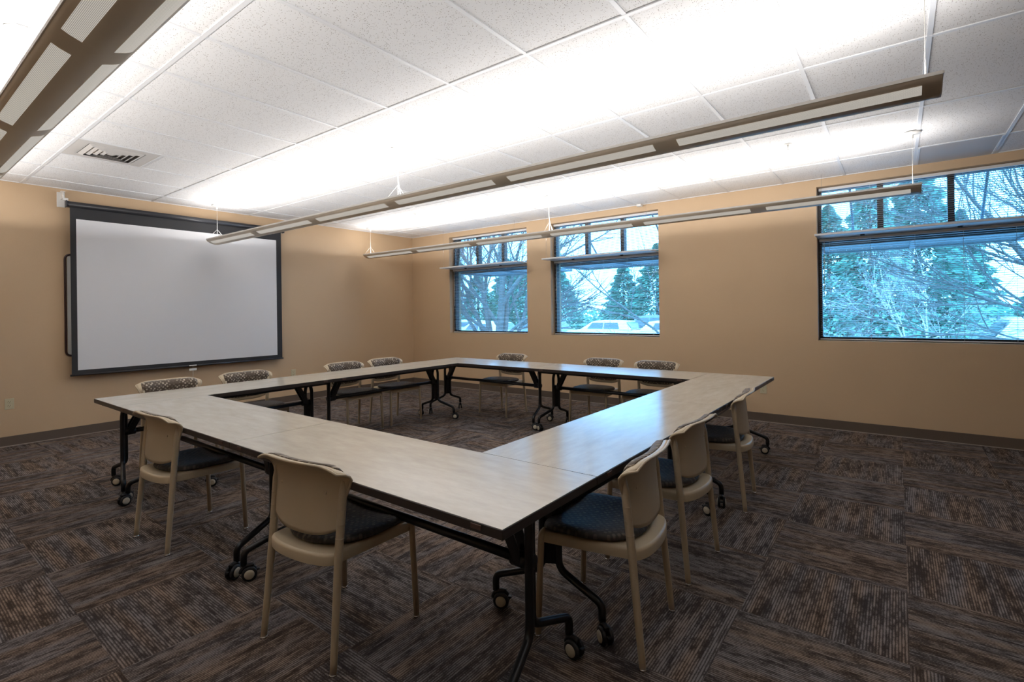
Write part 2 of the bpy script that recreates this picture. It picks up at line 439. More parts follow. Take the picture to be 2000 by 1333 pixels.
for wi,(x0,x1) in enumerate(WINS):
    blind(x0,x1,WZ1-.004,2.205,True,POS[wi])
    blind(x0,x1,2.167,WZ0+.004,False,POS[wi])
    sh=empty('light_shelf',((x0+x1)/2,-.1,2.18))
    tag(sh,'white metal shelf projecting into the room across the %s'%POS[wi],'shelf','light shelves across the windows')
    w=(x1-x0)/2-.004
    bb=MB(); bb.box(-w,w,-.155,.185,-.011,.006,0,.003); bb.box(-w,w,-.163,-.153,-.012,.010,0,.002)
    bb.build('shelf_board',M['shelf'],sh)
    for sx in (-1,1):
        for dx in (.07,):
            c=MB(); c.tube([(sx*(w-dx),-.13,.006),(sx*(w-dx),-.13,H-2.18)],.0012,6); c.build('hanging_wire',M['chrome'],sh)
    for sx in (-.45,.35):
        c=MB(); c.box(sx-.02,sx+.02,.06,.078,-.022,-.011,0,.002); c.build('clip',M['slot'],sh)
    # outside sunshade
    su=empty('sunshade',((x0+x1)/2,WT+.008,2.10))
    tag(su,'blue-grey metal sunshade outside the %s'%POS[wi],'sunshade','sunshades outside the windows')
    bb=MB(); bb.box(-w-.1,w+.1,.0,.03,.0,.07); bb.box(-w-.1,w+.1,.95,.985,.0,.07)
    for k in range(9): 
        yy=.03+.92*k/9; bb.box(-w-.1,w+.1,yy,yy+.092,.028,.034)
    for xx in (-w-.1,-.03,w+.04): bb.box(xx,xx+.06,.03,.95,.0,.027)
    bb.build('shade_panel',M['shade'],su)
    for xx in (-.59,.61):
        c=MB(); c.tube([(xx,.90,.07),(xx,.015,.80)],.014,8); c.build('tie_rod',M['shade'],su)

# ------------------------------------------------------------------ pendant lights
def make_pendant(y,label):
    X0,X1=.33,7.755; L=X1-X0
    root=empty('pendant_light',((X0+X1)/2,y,2.322))
    tag(root,label,'pendant light','suspended linear lights')
    prof=[(-.12,.066),(-.1185,.052),(-.112,.040),(-.100,.0305),(-.080,.0195),(-.045,.007),(-.02,.0015),(0,0),(.02,.0015),(.045,.007),(.080,.0195),(.100,.0305),(.112,.040),(.1185,.052),(.12,.066)]
    hl=L/2
    out=[[(sx*hl,a,c) for a,c in prof] for sx in (-1,1)]
    inn=[[(sx*hl,a*.985,c+.004) for a,c in prof] for sx in (-1,1)]
    h=MB(); h.closed_grid(out,inn,0)
    for sx in (-1,1):     # end caps
        vs=[(sx*(hl+.0),a,c) for a,c in prof]+[(sx*(hl-.006),a,c) for a,c in prof]
        n=len(prof)
        h.add(vs,[tuple(range(n)),tuple(range(n,2*n))[::-1]]+[(k,k+1,n+k+1,n+k) for k in range(n-1)]+[(n-1,0,n,2*n-1)],0)
    h.build('housing',M['fixture'],root)
    e=MB()
    for sy in (-1,1): e.box(-hl,hl,sy*.120-.0035,sy*.120+.0035,.055,.0700,0)
    for sx in (-1,1): e.box(sx*hl-.004,sx*hl+.004,-.12,.12,.058,.0700,0)
    e.build('edge_trim',M['fix_lip'],root)
    def zat(a):
        for (a0,c0),(a1,c1) in zip(prof,prof[1:]):
            if a0<=a<=a1: return c0+(c1-c0)*(a-a0)/(a1-a0)
    for k in range(6):
        a=-hl+k*L/6+.07; c=-hl+(k+1)*L/6-.07
        for sy in (-1,1):
            ys=[sy*v for v in (.045,.056,.067,.078,.089,.100)]; ys.sort()
            P=[[(xx,q,zat(q)-.0012) for q in ys] for xx in (a,c)]
            g=MB(); g.grid(P); g.build('perforated_strip',M['strip_lit'],root,fix=False)
    for k in range(6):
        a=-hl+k*L/6+.04; c=-hl+(k+1)*L/6-.04
        for sy in (-1,1):
            t=MB(); t.tube([(a,sy*.045,.048),(c,sy*.045,.048)],.008,10); t.build('lamp_tube',M['tube'],root)
    for i,xx in enumerate((.375,4.045,7.70)):
        lx=xx-(X0+X1)/2
        w=MB(); w.tube([(lx,-.0,H-2.322-.004),(lx,0,.066)],.0016,6)
        w.tube([(lx,0,.20),(lx,-.118,.068)],.0012,5); w.tube([(lx,0,.20),(lx,.118,.068)],.0012,5)
        w.build('hanging_wire',M['cordm'],root)
        cn=MB(); cn.lathe([(.064,H-2.322-.0005),(.064,H-2.322-.006),(.058,H-2.322-.012),(.02,H-2.322-.017),(.009,H-2.322-.02),(.009,H-2.322-.045),(.005,H-2.322-.05)],28,0,Matrix.Translation((lx,0,0)))
        cn.build('ceiling_canopy',M['white_paint'],root)
        if i==1:
            cd=MB(); cd.tube(smooth_path([(lx-.008,.004,H-2.322-.02),(lx-.010,.004,.26),(lx+.03,.0,.12),(lx+.07,-.02,.055)],.08),.0045,8)
            cd.build('power_cord',M['cordm'],root)
    # real light: linear uplight
    for sy in (-1,1):
        ld=bpy.data.lights.new('uplight','AREA'); ld.shape='RECTANGLE'; ld.size=L-.1; ld.size_y=.05
        ld.energy=UP; ld.color=(1,.985,.985)
        lo=bpy.data.objects.new('uplight',ld); COL.objects.link(lo); lo.parent=root; lo.location=(0,sy*.05,.070); lo.rotation_euler=(PI+sy*math.radians(48),0,0)
    return root
UP=40
make_pendant(-6.19,'long taupe suspended light nearest the camera, cut off at upper left')
make_pendant(-3.745,'long taupe suspended light crossing the middle of the ceiling')
make_pendant(-1.275,'long taupe suspended light closest to the windows')

# ------------------------------------------------------------------ ceiling fittings
for (x,y,l) in ((6.819,-1.604,'white sprinkler head in ceiling above the right-hand chairs'),(1.919,-1.636,'white sprinkler head in ceiling near the far corner')):
    s=empty('sprinkler_head',(x,y,H+.007)); tag(s,l,'sprinkler','sprinkler heads in the ceiling')
    a=MB(); a.lathe([(.034,0),(.034,-.003),(.026,-.008),(.012,-.010)],24); a.build('escutcheon',M['white_paint'],s)
    a=MB(); a.lathe([(.010,-.010),(.010,-.022),(.006,-.024),(.0035,-.048),(.018,-.050),(.018,-.053),(.002,-.053)],20); a.build('deflector',M['white_paint'],s)
# air diffuser
dx0,dx1=GX+2*F,GX+3*F; dy0,dy1=yA,yA+F
cx,cy=(dx0+dx1)/2,(dy0+dy1)/2
d=empty('air_diffuser',(cx,cy,H+.007)); tag(d,'square metal air diffuser with angled louvres in the ceiling','vent')
a=MB(); q=.2926; c=.205
a.box(-q,q,-q,-c,-.004,-.0005); a.box(-q,q,c,q,-.004,-.0005); a.box(-q,-c,-c,c,-.004,-.0005); a.box(c,q,-c,c,-.004,-.0005); a.build('panel',M['diff'],d)
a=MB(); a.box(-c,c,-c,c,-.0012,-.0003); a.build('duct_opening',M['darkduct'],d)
lv=MB()
for k in range(5):
    o=c-.006-k*.041; i2=o-.030
    # three-way pattern: vanes on -x, +x and -y sides, angled down
    for (p0,p1,q0,q1) in (((-o,-o),(-o,o*.98),(-i2,-i2),(-i2,i2)),((o,-o),(o,o*.98),(i2,-i2),(i2,i2)),((-o,-o),(o,-o),(-i2,-i2),(i2,-i2)),((-o,o),(o,o),(-i2,i2),(i2,i2))):
        vs=[(p0[0],p0[1],-.004),(p1[0],p1[1],-.004),(q1[0],q1[1],-.018),(q0[0],q0[1],-.018)]
        vs+=[(x,y,z+.0015) for x,y,z in vs]
        lv.add(vs,[(0,1,2,3),(7,6,5,4),(0,4,5,1),(1,5,6,2),(2,6,7,3),(3,7,4,0)])
lv.build('louvres',M['diff'],d)
# plain return panel near the windows
rp=MB(); rx0=GX+12*F+.012; rx1=GX+13*F-.012
rp.box(rx0,rx1,GY+.012,-.022,H-.001,H+.005); rp.box(rx0,rx0+.016,GY+.012,-.022,H-.004,H-.001,1); rp.box(rx1-.016,rx1,GY+.012,-.022,H-.004,H-.001,1)
tag(rp.build('ceiling_return_panel',[M['grille'],M['ceil_grid']]),'plain beige return-air panel in the ceiling above the rightmost window','vent')
sn=MB(); sn.box(4.72,4.79,-.11,-.03,H-.032,H-.001,0,.006); tag(sn.build('ceiling_sensor',M['white_paint']),'small white box on the ceiling beside the middle window','sensor')

# ------------------------------------------------------------------ screen wall
ps=empty('projection_screen',(.10,-3.96,.70)); tag(ps,'large white pull-down projection screen with black border on the wall','projection screen')
zz=.70
a=MB(); a.tube([(-.0,-1.275,2.665-zz),(-.0,1.275,2.665-zz)],.034,20)
a.box(-.034,-.0,-1.275,1.275,2.631-zz,2.699-zz,0); a.box(-.034,.036,-1.279,-1.268,2.625-zz,2.703-zz,0,.003); a.box(-.034,.036,1.268,1.279,2.625-zz,2.703-zz,0,.003)
a.build('case',M['screen_case'],ps)
a=MB(); a.box(-.001,.001,-1.241,1.238,.02,1.95); cl=a.build('black_border',M['screen_black'],ps)
a=MB(); a.box(.0012,.0022,-1.187,1.160,.065,1.803); a.build('projection_surface',M['screen_white'],cl)
a=MB(); a.tube([(0,-1.255,.010),(0,1.25,.010)],.011,12); a.build('bottom_bar',M['screen_case'],ps)
a=MB(); a.box(.008,.014,-.045,.045,.004,.020,0,.002); a.box(.009,.012,.0-.045,.045,-.055,-.025,0,.003); a.tube([(.011,.0,.005),(.011,.0,-.03)],.0015,6)
pt=a.build('pull_tab',M['white_paint'],ps)
a=MB(); a.tube([(.011,0,-.055),(.011,-.004,-.19)],.0022,6); a.build('pull_cord',M['cordm'],pt)
for sy in (-1,1):
    a=MB(); y=sy*1.30
    a.box(-.10,-.094,y-.035,y+.035,1.935,2.105,0,.002); a.box(-.10,.012,y-.004,y+.004,2.02,2.10,0,.002); a.box(-.02,.012,y-.02,y+.02,2.092,2.10,0,.002)
    a.tube([(-.0,y-.0,2.09),(0,y-sy*.0,2.03)],.006,10); a.lathe([(.011,0),(.011,.01)],6,0,Matrix.Translation((0,y,2.045)))
    a.box(-.012,.012,y-sy*.045 if sy>0 else y, y if sy>0 else y+.045,2.0,2.03,0,.003)
    br=a.build('wall_bracket',M['white_paint'],ps)
# whiteboard behind
w=empty('whiteboard',(.0,-4.085,.92)); tag(w,'whiteboard with dark maroon frame, mostly hidden behind the projection screen','whiteboard')
a=MB(); a.box(.001,.014,-1.13,1.13,.02,1.16); a.build('board',M['wb'],w)
a=MB(); a.tube(smooth_path([(.016,0,.012),(.016,1.148,.012),(.016,1.148,1.178),(.016,-1.148,1.178),(.016,-1.148,.012),(.016,0,.012)],.06),.011,10,0); a.build('frame',M['wb_frame'],w)
# outlets
def outlet(loc,rz,label):
    o=empty('wall_outlet',loc,rz); tag(o,label,'outlet','ivory wall outlets')
    a=MB(); a.box(-.037,.037,0,.006,-.058,.058,0,.002); a.build('cover_plate',M['outlet'],o)
    for sz in (-1,1):
        a=MB(); a.lathe([(.0175,0),(.0175,.003),(.016,.004)],20,0,Matrix.Translation((0,.005,sz*.021))@Matrix.Rotation(-PI/2,4,'X'))
        for xx in (-.007,.007): a.box(xx-.0015,xx+.0015,.0086,.0094,sz*.021+.001,sz*.021+.010,1)
        a.box(-.002,.002,.0086,.0094,sz*.021-.010,sz*.021-.005,1)
        a.build('socket',[M['outlet'],M['slot']],o)
outlet((.0,-5.70,.453),-PI/2,'ivory outlet low on the wall at the far left edge')
outlet((.0,-2.493,.451),-PI/2,'ivory outlet below the right edge of the projection screen')
outlet((6.281,0,.40),PI,'ivory outlet under the window wall behind the right-hand table end')

# ------------------------------------------------------------------ tables
TL,TW,TZ=1.7905,.6,.72
def caster_mesh():
    b=MB()
    R=.037
    for sx in (-1,1):
        Mx=Matrix.Translation((sx*.014,-.026,R))@Matrix.Rotation(sx*PI/2,4,'Y')
        b.lathe([(.008,-.006),(R-.004,-.006),(R,-.002),(R,.006),(R-.005,.010),(.024,.0105)],24,0,Mx)
        b.lathe([(.0245,.0100),(.0235,.0135),(.012,.0150),(.0001,.0155)],24,1,Mx)
    # hood
    for k in range(1):
        pts=[]
        for i in range(9):
            t=PI*.05+PI*.62*i/8
            pts.append((0,-.026+(R+.004)*math.cos(t),R+(R+.004)*math.sin(t)))
    b.tube(pts,.011,8,0)
    b.tube([(0,0,.050),(0,0,.083)],.010,12,0); b.lathe([(.015,.080),(.015,.086),(.010,.088)],16,0)
    b.box(-.010,.010,-.074,-.058,.046,.056,0,.002)
    return b
cb=caster_mesh()
def make_table():
    root=empty('folding_table')
    t=MB(); t.rbox(-TL/2+.0006,TL/2-.0006,-TW/2,TW/2,.686,TZ-.0015,.002,1); t.box(-TL/2+.002,TL/2-.002,-TW/2+.002,TW/2-.002,TZ-.0016,TZ,0)
    top=t.build('tabletop',[M['lam'],M['edge']],root)
    for sx in (-1,1):
        for sy in (-1,1):
            c=MB(); c.box(sx*(TL/2-.105)-.022,sx*(TL/2-.105)+.022,sy*(TW/2)-.003,sy*(TW/2)+.0025,.697,.713,0,.001); c.build('ganging_clip',M['clip'],top)
    for sx in (-1,1):
        X=sx*(TL/2-.115)
        l=MB()
        for sy in (-1,1):
            xa=X-sx*sy*.018; xb=X+sx*.040-sx*sy*.036
            p=smooth_path([(X,sy*.012,.672),(xa,sy*.031,.60),(xa,sy*.031,.225),(xb,sy*.256,.150),(xb,sy*.256,.086)],.045)
            l.tube(p,.0165,12)
        q=sx*.018
        vs=[(X+q+e,-.031,z) for z in (.245,.50) for e in (-.004,.004)]+[(X-q+e,.031,z) for z in (.245,.50) for e in (-.004,.004)]
        l.add(vs,[(0,1,3,2),(4,6,7,5),(0,2,6,4),(1,5,7,3),(0,4,5,1),(2,3,7,6)])
        leg=l.build('leg',M['black'],root)
        for sy in (-1,1):
            c=MB(); c.__dict__.update({k:list(v) for k,v in cb.__dict__.items()})
            yaw=rnd.uniform(0,2*PI)
            c.build('caster',[M['rubber'],M['hub']],leg,loc=(X+sx*.040-sx*sy*.036,sy*.256,0),rot=yaw)
        br=MB()
        # triangular tilt bracket from hub up to the underside
        for yy in (-.030,.024):
            br.prism([(X-sx*.02,.455),(X-sx*.050,.462),(X-sx*.172,.688),(X-sx*.125,.688),(X-sx*.03,.52)],yy,yy+.006,0,'y')
        br.box(X-.05,X+.05,-.11,.11,.676,.690); br.box(min(X-sx*.06,X-sx*.22),max(X-sx*.06,X-sx*.22),-.06,.06,.680,.690)
        br.lathe([(.020,-.045),(.030,-.043),(.030,.043),(.020,.045)],18,0,Matrix.Translation((X-sx*.03,0,.472))@Matrix.Rotation(PI/2,4,'Y'))
        br.build('tilt_bracket',M['black'],root)
    c=MB()
    for sy in (-1,1): c.box(-TL/2+.04,TL/2-.04,sy*.235-.012,sy*.235+.012,.662,.686)
    c.build('stiffener_rail',M['black'],root)
    c=MB(); c.tube([(-TL/2+.11,0,.472),(TL/2-.11,0,.472)],.0185,14); c.build('crossbar',M['black'],root)
    r=MB(); r.tube([(TL/2-.17,.02,.49),(TL/2-.19,.06,.60),(TL/2-.19,.08,.655)],.004,8); r.build('release_lever',M['black'],root)
    return root
X0,X1,Y0,Y1=2.461,6.642,-5.550,-1.369
T0=make_table()
h=TL/2; hw=TW/2
spots=[ # x,y,rot,label
 (X0+hw,Y0+h,PI/2,'laminate folding table along the screen wall, its end the left corner of the square'),
 (X0+hw,Y0+3*h,PI/2,'laminate folding table along the screen wall, further from camera of the two'),
 (X0+TW+h,Y0+hw,0,'laminate folding table of the near row that the left foreground chair faces'),
 (X0+TW+3*h,Y0+hw,0,'laminate folding table of the near row, ending at the corner closest to camera'),
 (X1-hw,Y0+TW+h,-PI/2,'laminate folding table in the middle of the right row, reflecting blue daylight'),
 (X1-hw,Y0+TW+3*h,-PI/2,'laminate folding table at the right row\'s far end, forming the right corner'),
 (X0+h,Y1-hw,0,'laminate folding table under the leftmost window, by the far corner'),
 (X0+3*h,Y1-hw,0,'laminate folding table under the middle window, with two chairs behind it')]
for i,(x,y,r,l) in enumerate(spots):
    o=T0 if i==0 else copy_tree(T0)
    o.location=(x,y,0); o.rotation_euler=(0,0,r); tag(o,l,'table','folding tables set in a square')
    if i:
        for leg in o.children:
            for c in leg.children:
                if c.name.startswith('caster'): c.rotation_euler=(0,0,rnd.uniform(0,2*PI))

# ------------------------------------------------------------------ chairs
def sstep(t): t=max(0,min(1,t)); return t*t*(3-2*t)
def leg_y(z):      # rear leg centre line (local y) against height
    return -.220+.071*(z/.74)
def back_y(u,z):
    return leg_y(z)-.044*(1-u*u)+.006
def make_chair():
    root=empty('stacking_chair')
    # seat pan
    n=17; top=[];bot=[]
    def outline(t,grow=0):   # t 0..1 across from -x to +x ; gives y back edge
        pass
    ring=[]
    hwF,hwR=.236,.200
    yF,yR=.222,-.170
    # perimeter: front right round to rear arc
    pts=[]
    for k in range(0,7): # right side front->rear with corner
        t=k/6; pts.append((hwF+(hwR-hwF)*t-.002, yF-.015+(yR-yF+.015)*t))
    for k in range(1,16):
        t=k/16; a=PI*t; pts.append((hwR*math.cos(a)*(1.0), yR-.072*math.sin(a)**.8))
    for k in range(6,-1,-1):
        t=k/6; pts.append((-(hwF+(hwR-hwF)*t-.002), yF-.015+(yR-yF+.015)*t))
    pts.append((-hwF+.02,yF)); pts.append((hwF-.02,yF))
    m=MB(); N=len(pts)
    levels=[(.398,.0,-.002),(.400,.0,0),(.430,0,0),(.438,.004,0),(.442,.012,0)]
    cyc=[]
    for (z,inset,_) in levels:
        for (x,y) in pts:
            l=math.hypot(x,y); f=1-inset/l; cyc.append((x*f,y*f,z))
    fs=[]
    for i in range(len(levels)-1):
        for k in range(N): fs.append((i*N+k,i*N+(k+1)%N,(i+1)*N+(k+1)%N,(i+1)*N+k))
    fs.append(tuple(range((len(levels)-1)*N,len(levels)*N)))
    m.add(cyc,fs,0,True); m.s[-1]=False
    # underside recessed
    m.add([(x*.97,y*.97,.402) for x,y in pts],[tuple(range(N))[::-1]],0)
    m.build('seat_pan',M['plastic'],root)
    # seat cushion, rounded outline narrowing to the rear
    rings=[]
    def cush(rho,th):
        c,s=math.cos(th),math.sin(th)
        e=5.5 if s>0 else 2.4
        r=(abs(c)**e+abs(s)**e)**(-1/e)
        hx=.230 if s>0 else .230-.020*abs(s)
        hy=.207 if s>0 else .205
        return (hx*r*c*rho, .022+hy*r*s*rho)
    K=44; m=MB(); vs=[]; prof=[(.93,.441),(.985,.446),(1.0,.454),(.985,.463),(.94,.469),(.80,.472),(.55,.469),(.28,.466)]
    for (rho,z) in prof:
        for k in range(K):
            th=2*PI*k/K; x,y=cush(rho,th)
            dz=-.010*max(0,(y-.13)/.1)**2 if y>.13 else 0
            dz+=.008*(x/.22)**2 if rho<.99 else 0
            vs.append((x,y,z+dz))
    vs.append((0,.022,.465)); fs=[]
    for i in range(len(prof)-1):
        for k in range(K): fs.append((i*K+k,i*K+(k+1)%K,(i+1)*K+(k+1)%K,(i+1)*K+k))
    for k in range(K): fs.append(((len(prof)-1)*K+k,(len(prof)-1)*K+(k+1)%K,len(vs)-1))
    m.add(vs,fs,0,True); m.build('seat_cushion',M['fab_seat'],root)
    # backrest shell
    NU,NV=27,22
    def shell(u,v,off):
        # v 0 bottom, 1 top
        zb=.534-.037*(1-abs(u)**3.6); zt=.789-.026*max(0,(abs(u)-.55)/.45)**2.2
        if v<.72: z=zb+(zt-.052-zb)*v/.72; ro=0
        else:
            t=(v-.72)/.28*PI*.46; z=zt-.052+.052*math.sin(t)/math.sin(PI*.46); ro=(.076+.012*abs(u)**2.5)*(1-math.cos(t))
        wide=.207+.008*sstep((z-.50)/.2)+.044*sstep((z-.62)/.14)
        if v>.93: wide-= .010*((v-.93)/.07)**2
        x=wide*u; y=back_y(u*min(1,wide/.225),z)-ro
        return Vector((x,y+off,z))
    def snorm(u,v):
        e=.01
        a=shell(min(1,u+e),v,0)-shell(max(-1,u-e),v,0); c=shell(u,min(1,v+e),0)-shell(u,max(0,v-e),0)
        n=c.cross(a); n.normalize(); return n if n.y>0 or n.z>0 and n.y>-.3 else -n
    A=[[shell(-1+2*i/(NU-1),j/(NV-1),0)+snorm(-1+2*i/(NU-1),j/(NV-1))*.003 for j in range(NV)] for i in range(NU)]
    B=[[shell(-1+2*i/(NU-1),j/(NV-1),0)-snorm(-1+2*i/(NU-1),j/(NV-1))*.004 for j in range(NV)] for i in range(NU)]
    m=MB(); m.closed_grid(A,B)
    # rolled rim along the top and sides
    rim=[shell(-1,.25+.75*j/10,-.0005) for j in range(11)]+[shell(-1+2*i/24,1,-.0005) for i in range(1,24)]+[shell(1,1-.75*j/10,-.0005) for j in range(11)]
    m.tube(rim,.0058,8,0)
    bk=m.build('backrest',M['plastic'],root)
    # rivets on the rear
    for (u,v) in ((-.62,.5),(.62,.5),(0,.86)):
        r=MB(); p=shell(u,v,-.004); r.lathe([(.006,0),(.005,.002),(.001,.003)],12,0,Matrix.Translation(p)@Matrix.Rotation(PI/2,4,'X')); r.build('rivet',M['plastic'],bk)
    # back cushion
    def cu(u,v,off):
        uu=u*.88*(1-.05*abs(2*v-1)**4); vv=.10+.83*v
        p=shell(uu,vv,0)
        e=1-max(abs(u)**8,abs(2*v-1)**6)
        cut=1-.10*max(0,abs(2*v-1)-.7)/.3
        return p+snorm(uu,vv)*(.0032+off*(.2+.8*e))
    A=[[cu(-1+2*i/22,j/12,.016) for j in range(13)] for i in range(23)]
    B=[[cu(-1+2*i/22,j/12,0) for j in range(13)] for i in range(23)]
    m=MB(); m.closed_grid(A,B); m.build('back_cushion',M['fab_back'],bk)
    # legs
    for sx in (-1,1):
        m=MB(); zs=[0.006]+[.72*k/14 for k in range(1,15)]
        xr=lambda z: sx*(.222-.012*min(1,z/.44)) if z<.44 else sx*(.210+.004*(z-.44)/.28)
        P=[(xr(z),leg_y(z)-.002,z) for z in zs]
        rr=[.0135]+[.0135+.003*min(1,z/.44) for z in zs[1:]]; rr[-1]=.010; 
        m.tube(P,rr,14)
        for zc in (.50,.555,.61):
            m.tube([(xr(zc-.0015),leg_y(zc)-.002,zc-.0015),(xr(zc+.0015),leg_y(zc)-.002,zc+.0015)],.0172,14)
        l=m.build('leg',M['legmetal'],root)
        g=MB(); g.lathe([(.015,0),(.016,.003),(.0145,.008)],14,0,Matrix.Translation((sx*.222,leg_y(0)-.002,0))); g.build('foot_glide',M['chrome'],l)
        m=MB(); m.tube(smooth_path([(sx*.240,.222,.006),(sx*.232,.205,.428),(sx*.205,.200,.440)],.012),.0135,14)
        l=m.build('leg',M['legmetal'],root)
        g=MB(); g.lathe([(.0145,0),(.0155,.003),(.014,.008)],14,0,Matrix.Translation((sx*.240,.222,0))); g.build('foot_glide',M['chrome'],l)
    return root
C0=make_chair()
chairs=[
 (4.006,-5.425,.05,'beige stacking chair at the left end of the near table row, seen from behind'),
 (5.627,-5.428,.10,'beige stacking chair in the centre foreground, largest in view, seen from behind'),
 (6.558,-4.707,PI/2+.105,'beige stacking chair on the right side, closest to the camera'),
 (6.533,-3.970,PI/2-.043,'beige stacking chair on the right side, middle one of three'),
 (6.522,-2.880,PI/2+.08,'beige stacking chair on the right side, farthest one of three'),
 (3.318,-1.350,PI-.05,'dotted-fabric chair below the leftmost window, alone behind the far table'),
 (4.735,-1.360,PI-.01,'dotted-fabric chair below the middle window, left of the pair'),
 (5.405,-1.360,PI,'dotted-fabric chair below the middle window, right of the pair'),
 (2.440,-4.950,-PI/2,'dotted-fabric chair at the screen wall nearest the left table corner'),
 (2.410,-4.250,-PI/2,'dotted-fabric chair in front of the screen, second from the left'),
 (2.480,-3.130,-PI/2,'dotted-fabric chair right of the screen, left of the neighbouring pair'),
 (2.478,-2.520,-PI/2,'dotted-fabric chair at the screen wall nearest the far corner')]
for i,(x,y,r,l) in enumerate(chairs):
    o=C0 if i==0 else copy_tree(C0)
    o.location=(x,y,0); o.rotation_euler=(0,0,r); tag(o,l,'chair','stacking chairs around the tables')

# ------------------------------------------------------------------ outside
GZ=-.6
b=MB(); b.box(-90,80,WT,140,GZ-.1,GZ); tag(b.build('ground',M['asphalt']),'grey parking lot surface outside the windows','ground',kind='structure')
def conifer_mesh(seed,Hh=8.0,R=2.3):
    r=random.Random(seed); b=MB()
    n=7000
    for i in range(n):
        t=r.random()**.8; z=.25+t*(Hh-.3); rad=R*(1-z/Hh)**.8*(.55+.5*r.random())
        layer=.14*math.sin(z*9); rad*=1+layer
        a=r.random()*2*PI; ca,sa=math.cos(a),math.sin(a)
        L=.13+.17*r.random()*(1-t*.4); w=L*.30; dr=-.10-.25*r.random()
        p=Vector((ca*rad,sa*rad,z)); d=Vector((ca,sa,dr)).normalized(); s=Vector((-sa,ca,0))
        d=(d+s*r.uniform(-.6,.6)).normalized(); up=Vector((0,0,1))
        q=p-d*L*.6; 
        b.add([q,p+s*w+up*.02,p+d*L*.7,p-s*w-up*.05],[(0,1,2,3)],0)
        b.add([q+up*.05,p+up*w*.9,p+d*L*.55,p-up*w*.6],[(0,1,2,3)],0)
    f=b
    return f
def conifer(seed,x,y,hh,rr,label,share=None):
    x=7.59+(x-7.59)*1.08; y=-6.73+(y+6.73)*1.08; rr=rr*1.12; hh=(hh+GZ-1.374)*1.08+1.374-GZ
    root=empty('conifer_tree',(x,y,GZ)); tag(root,label,'tree','conifers beyond the parking lot')
    if share: 
        o=bpy.data.objects.new('foliage',share[0]); COL.objects.link(o); o.parent=root
        t=bpy.data.objects.new('trunk',share[1]); COL.objects.link(t); t.parent=root
    else:
        o=conifer_mesh(seed).build('foliage',M['needle'],root,fix=False)
        tb=MB(); tb.tube([(0,0,0),(0,0,7.4)],[.17,.03],8); t=tb.build('trunk',M['bark'],root)
    root.scale=(rr/2.3,rr/2.3,hh/8.0); root.rotation_euler=(0,0,seed*1.3)
    return (o.data,t.data)
sh1=conifer(1,-10.3,22,4.9,2.0,'blue-green conifer at the left of the middle window')
sh2=conifer(2,-5.75,22,4.95,1.75,'pointed conifer right of the sky gap in the middle window')
sh3=conifer(3,-3.6,22,5.9,2.3,'broad conifer at the right edge of the middle window')
cons=[(-19.3,24,5.2,2.1,'small conifer at the far left edge of the leftmost window'),
 (-17.0,25,6.2,2.4,'conifer behind the bare tree, left side of the leftmost window'),
 (-14.2,23,5.3,2.3,'conifer at the right edge of the leftmost window'),
 (-9.2,31,3.0,1.5,'tiny distant conifer in the sky gap of the middle window'),
 (-11.9,34,3.6,1.6,'small distant conifer left of the sky gap in the middle window'),
 (5.15,20,6.6,2.3,'conifer at the left edge of the rightmost window'),
 (6.7,19,7.9,1.9,'narrow conifer left of the tall one in the rightmost window'),
 (8.3,21,8.3,2.6,'tallest conifer at the centre of the rightmost window'),
 (9.9,24,6.4,1.9,'conifer just right of the tallest one in the rightmost window'),
 (13.6,27,4.1,2.3,'low conifer at the right edge of the rightmost window')]
shs=[sh1,sh2,sh3]
for i,(x,y,hh,rr,l) in enumerate(cons): conifer(4+i,x,y,hh,rr,l,shs[i%3])
# hedge line
hd=MB(); r=random.Random(5)
for i in range(5200):
    x=r.uniform(-34,24); y=38+r.uniform(-1.2,1.2); z=GZ+r.random()*2.1; p=Vector((x,y,z)); w=.11+.10*r.random(); a=r.random()*PI
    s=Vector((math.cos(a),math.sin(a),0)); hd.add([p-s*w,p+Vector((0,0,w)),p+s*w,p-Vector((0,0,w))],[(0,1,2,3)])
tag(hd.build('hedge',M['needle'],fix=False),'low green hedge beyond the parked cars','hedge')

def bare_tree(name,base,stems,label,matk,seed,depth=5,droop=0):
    r=random.Random(seed); b=MB()
    def grow(p,d,L,rad,lev):
        n=4; pts=[p]; q=p.copy(); dd=d.copy()
        for k in range(n):
            dd=(dd+Vector((r.gauss(0,.10),r.gauss(0,.10),r.gauss(0,.08)+(.04-droop*.07 if lev<depth-1 else -droop*.10)))).normalized()
            q=q+dd*L/n; pts.append(q.copy())
        r1=rad*.62
        b.tube(pts,[rad+(r1-rad)*k/n for k in range(n+1)],6 if lev>2 else 4,0,cap=False)
        if lev==0: return
        nb=3 if lev>1 else 4
        for k in range(nb):
            t=r.uniform(.35,1); i=min(n,max(1,int(t*n+.5))); s=pts[i]
            ax=Vector((r.gauss(0,1),r.gauss(0,1),r.gauss(0,.7))).normalized()
            nd=(dd+ax*r.uniform(.55,.85)).normalized()
            grow(s,nd,L*r.uniform(.55,.78),rad*r.uniform(.40,.58),lev-1)
        grow(pts[-1],dd,L*.7,r1,lev-1)
    for (d,L,rad) in stems: grow(Vector((0,0,0)),Vector(d).normalized(),L,rad,depth)
    root=b.build(name,M[matk],None,loc=base,fix=False)
    return tag(root,label,'tree','bare trees outside')
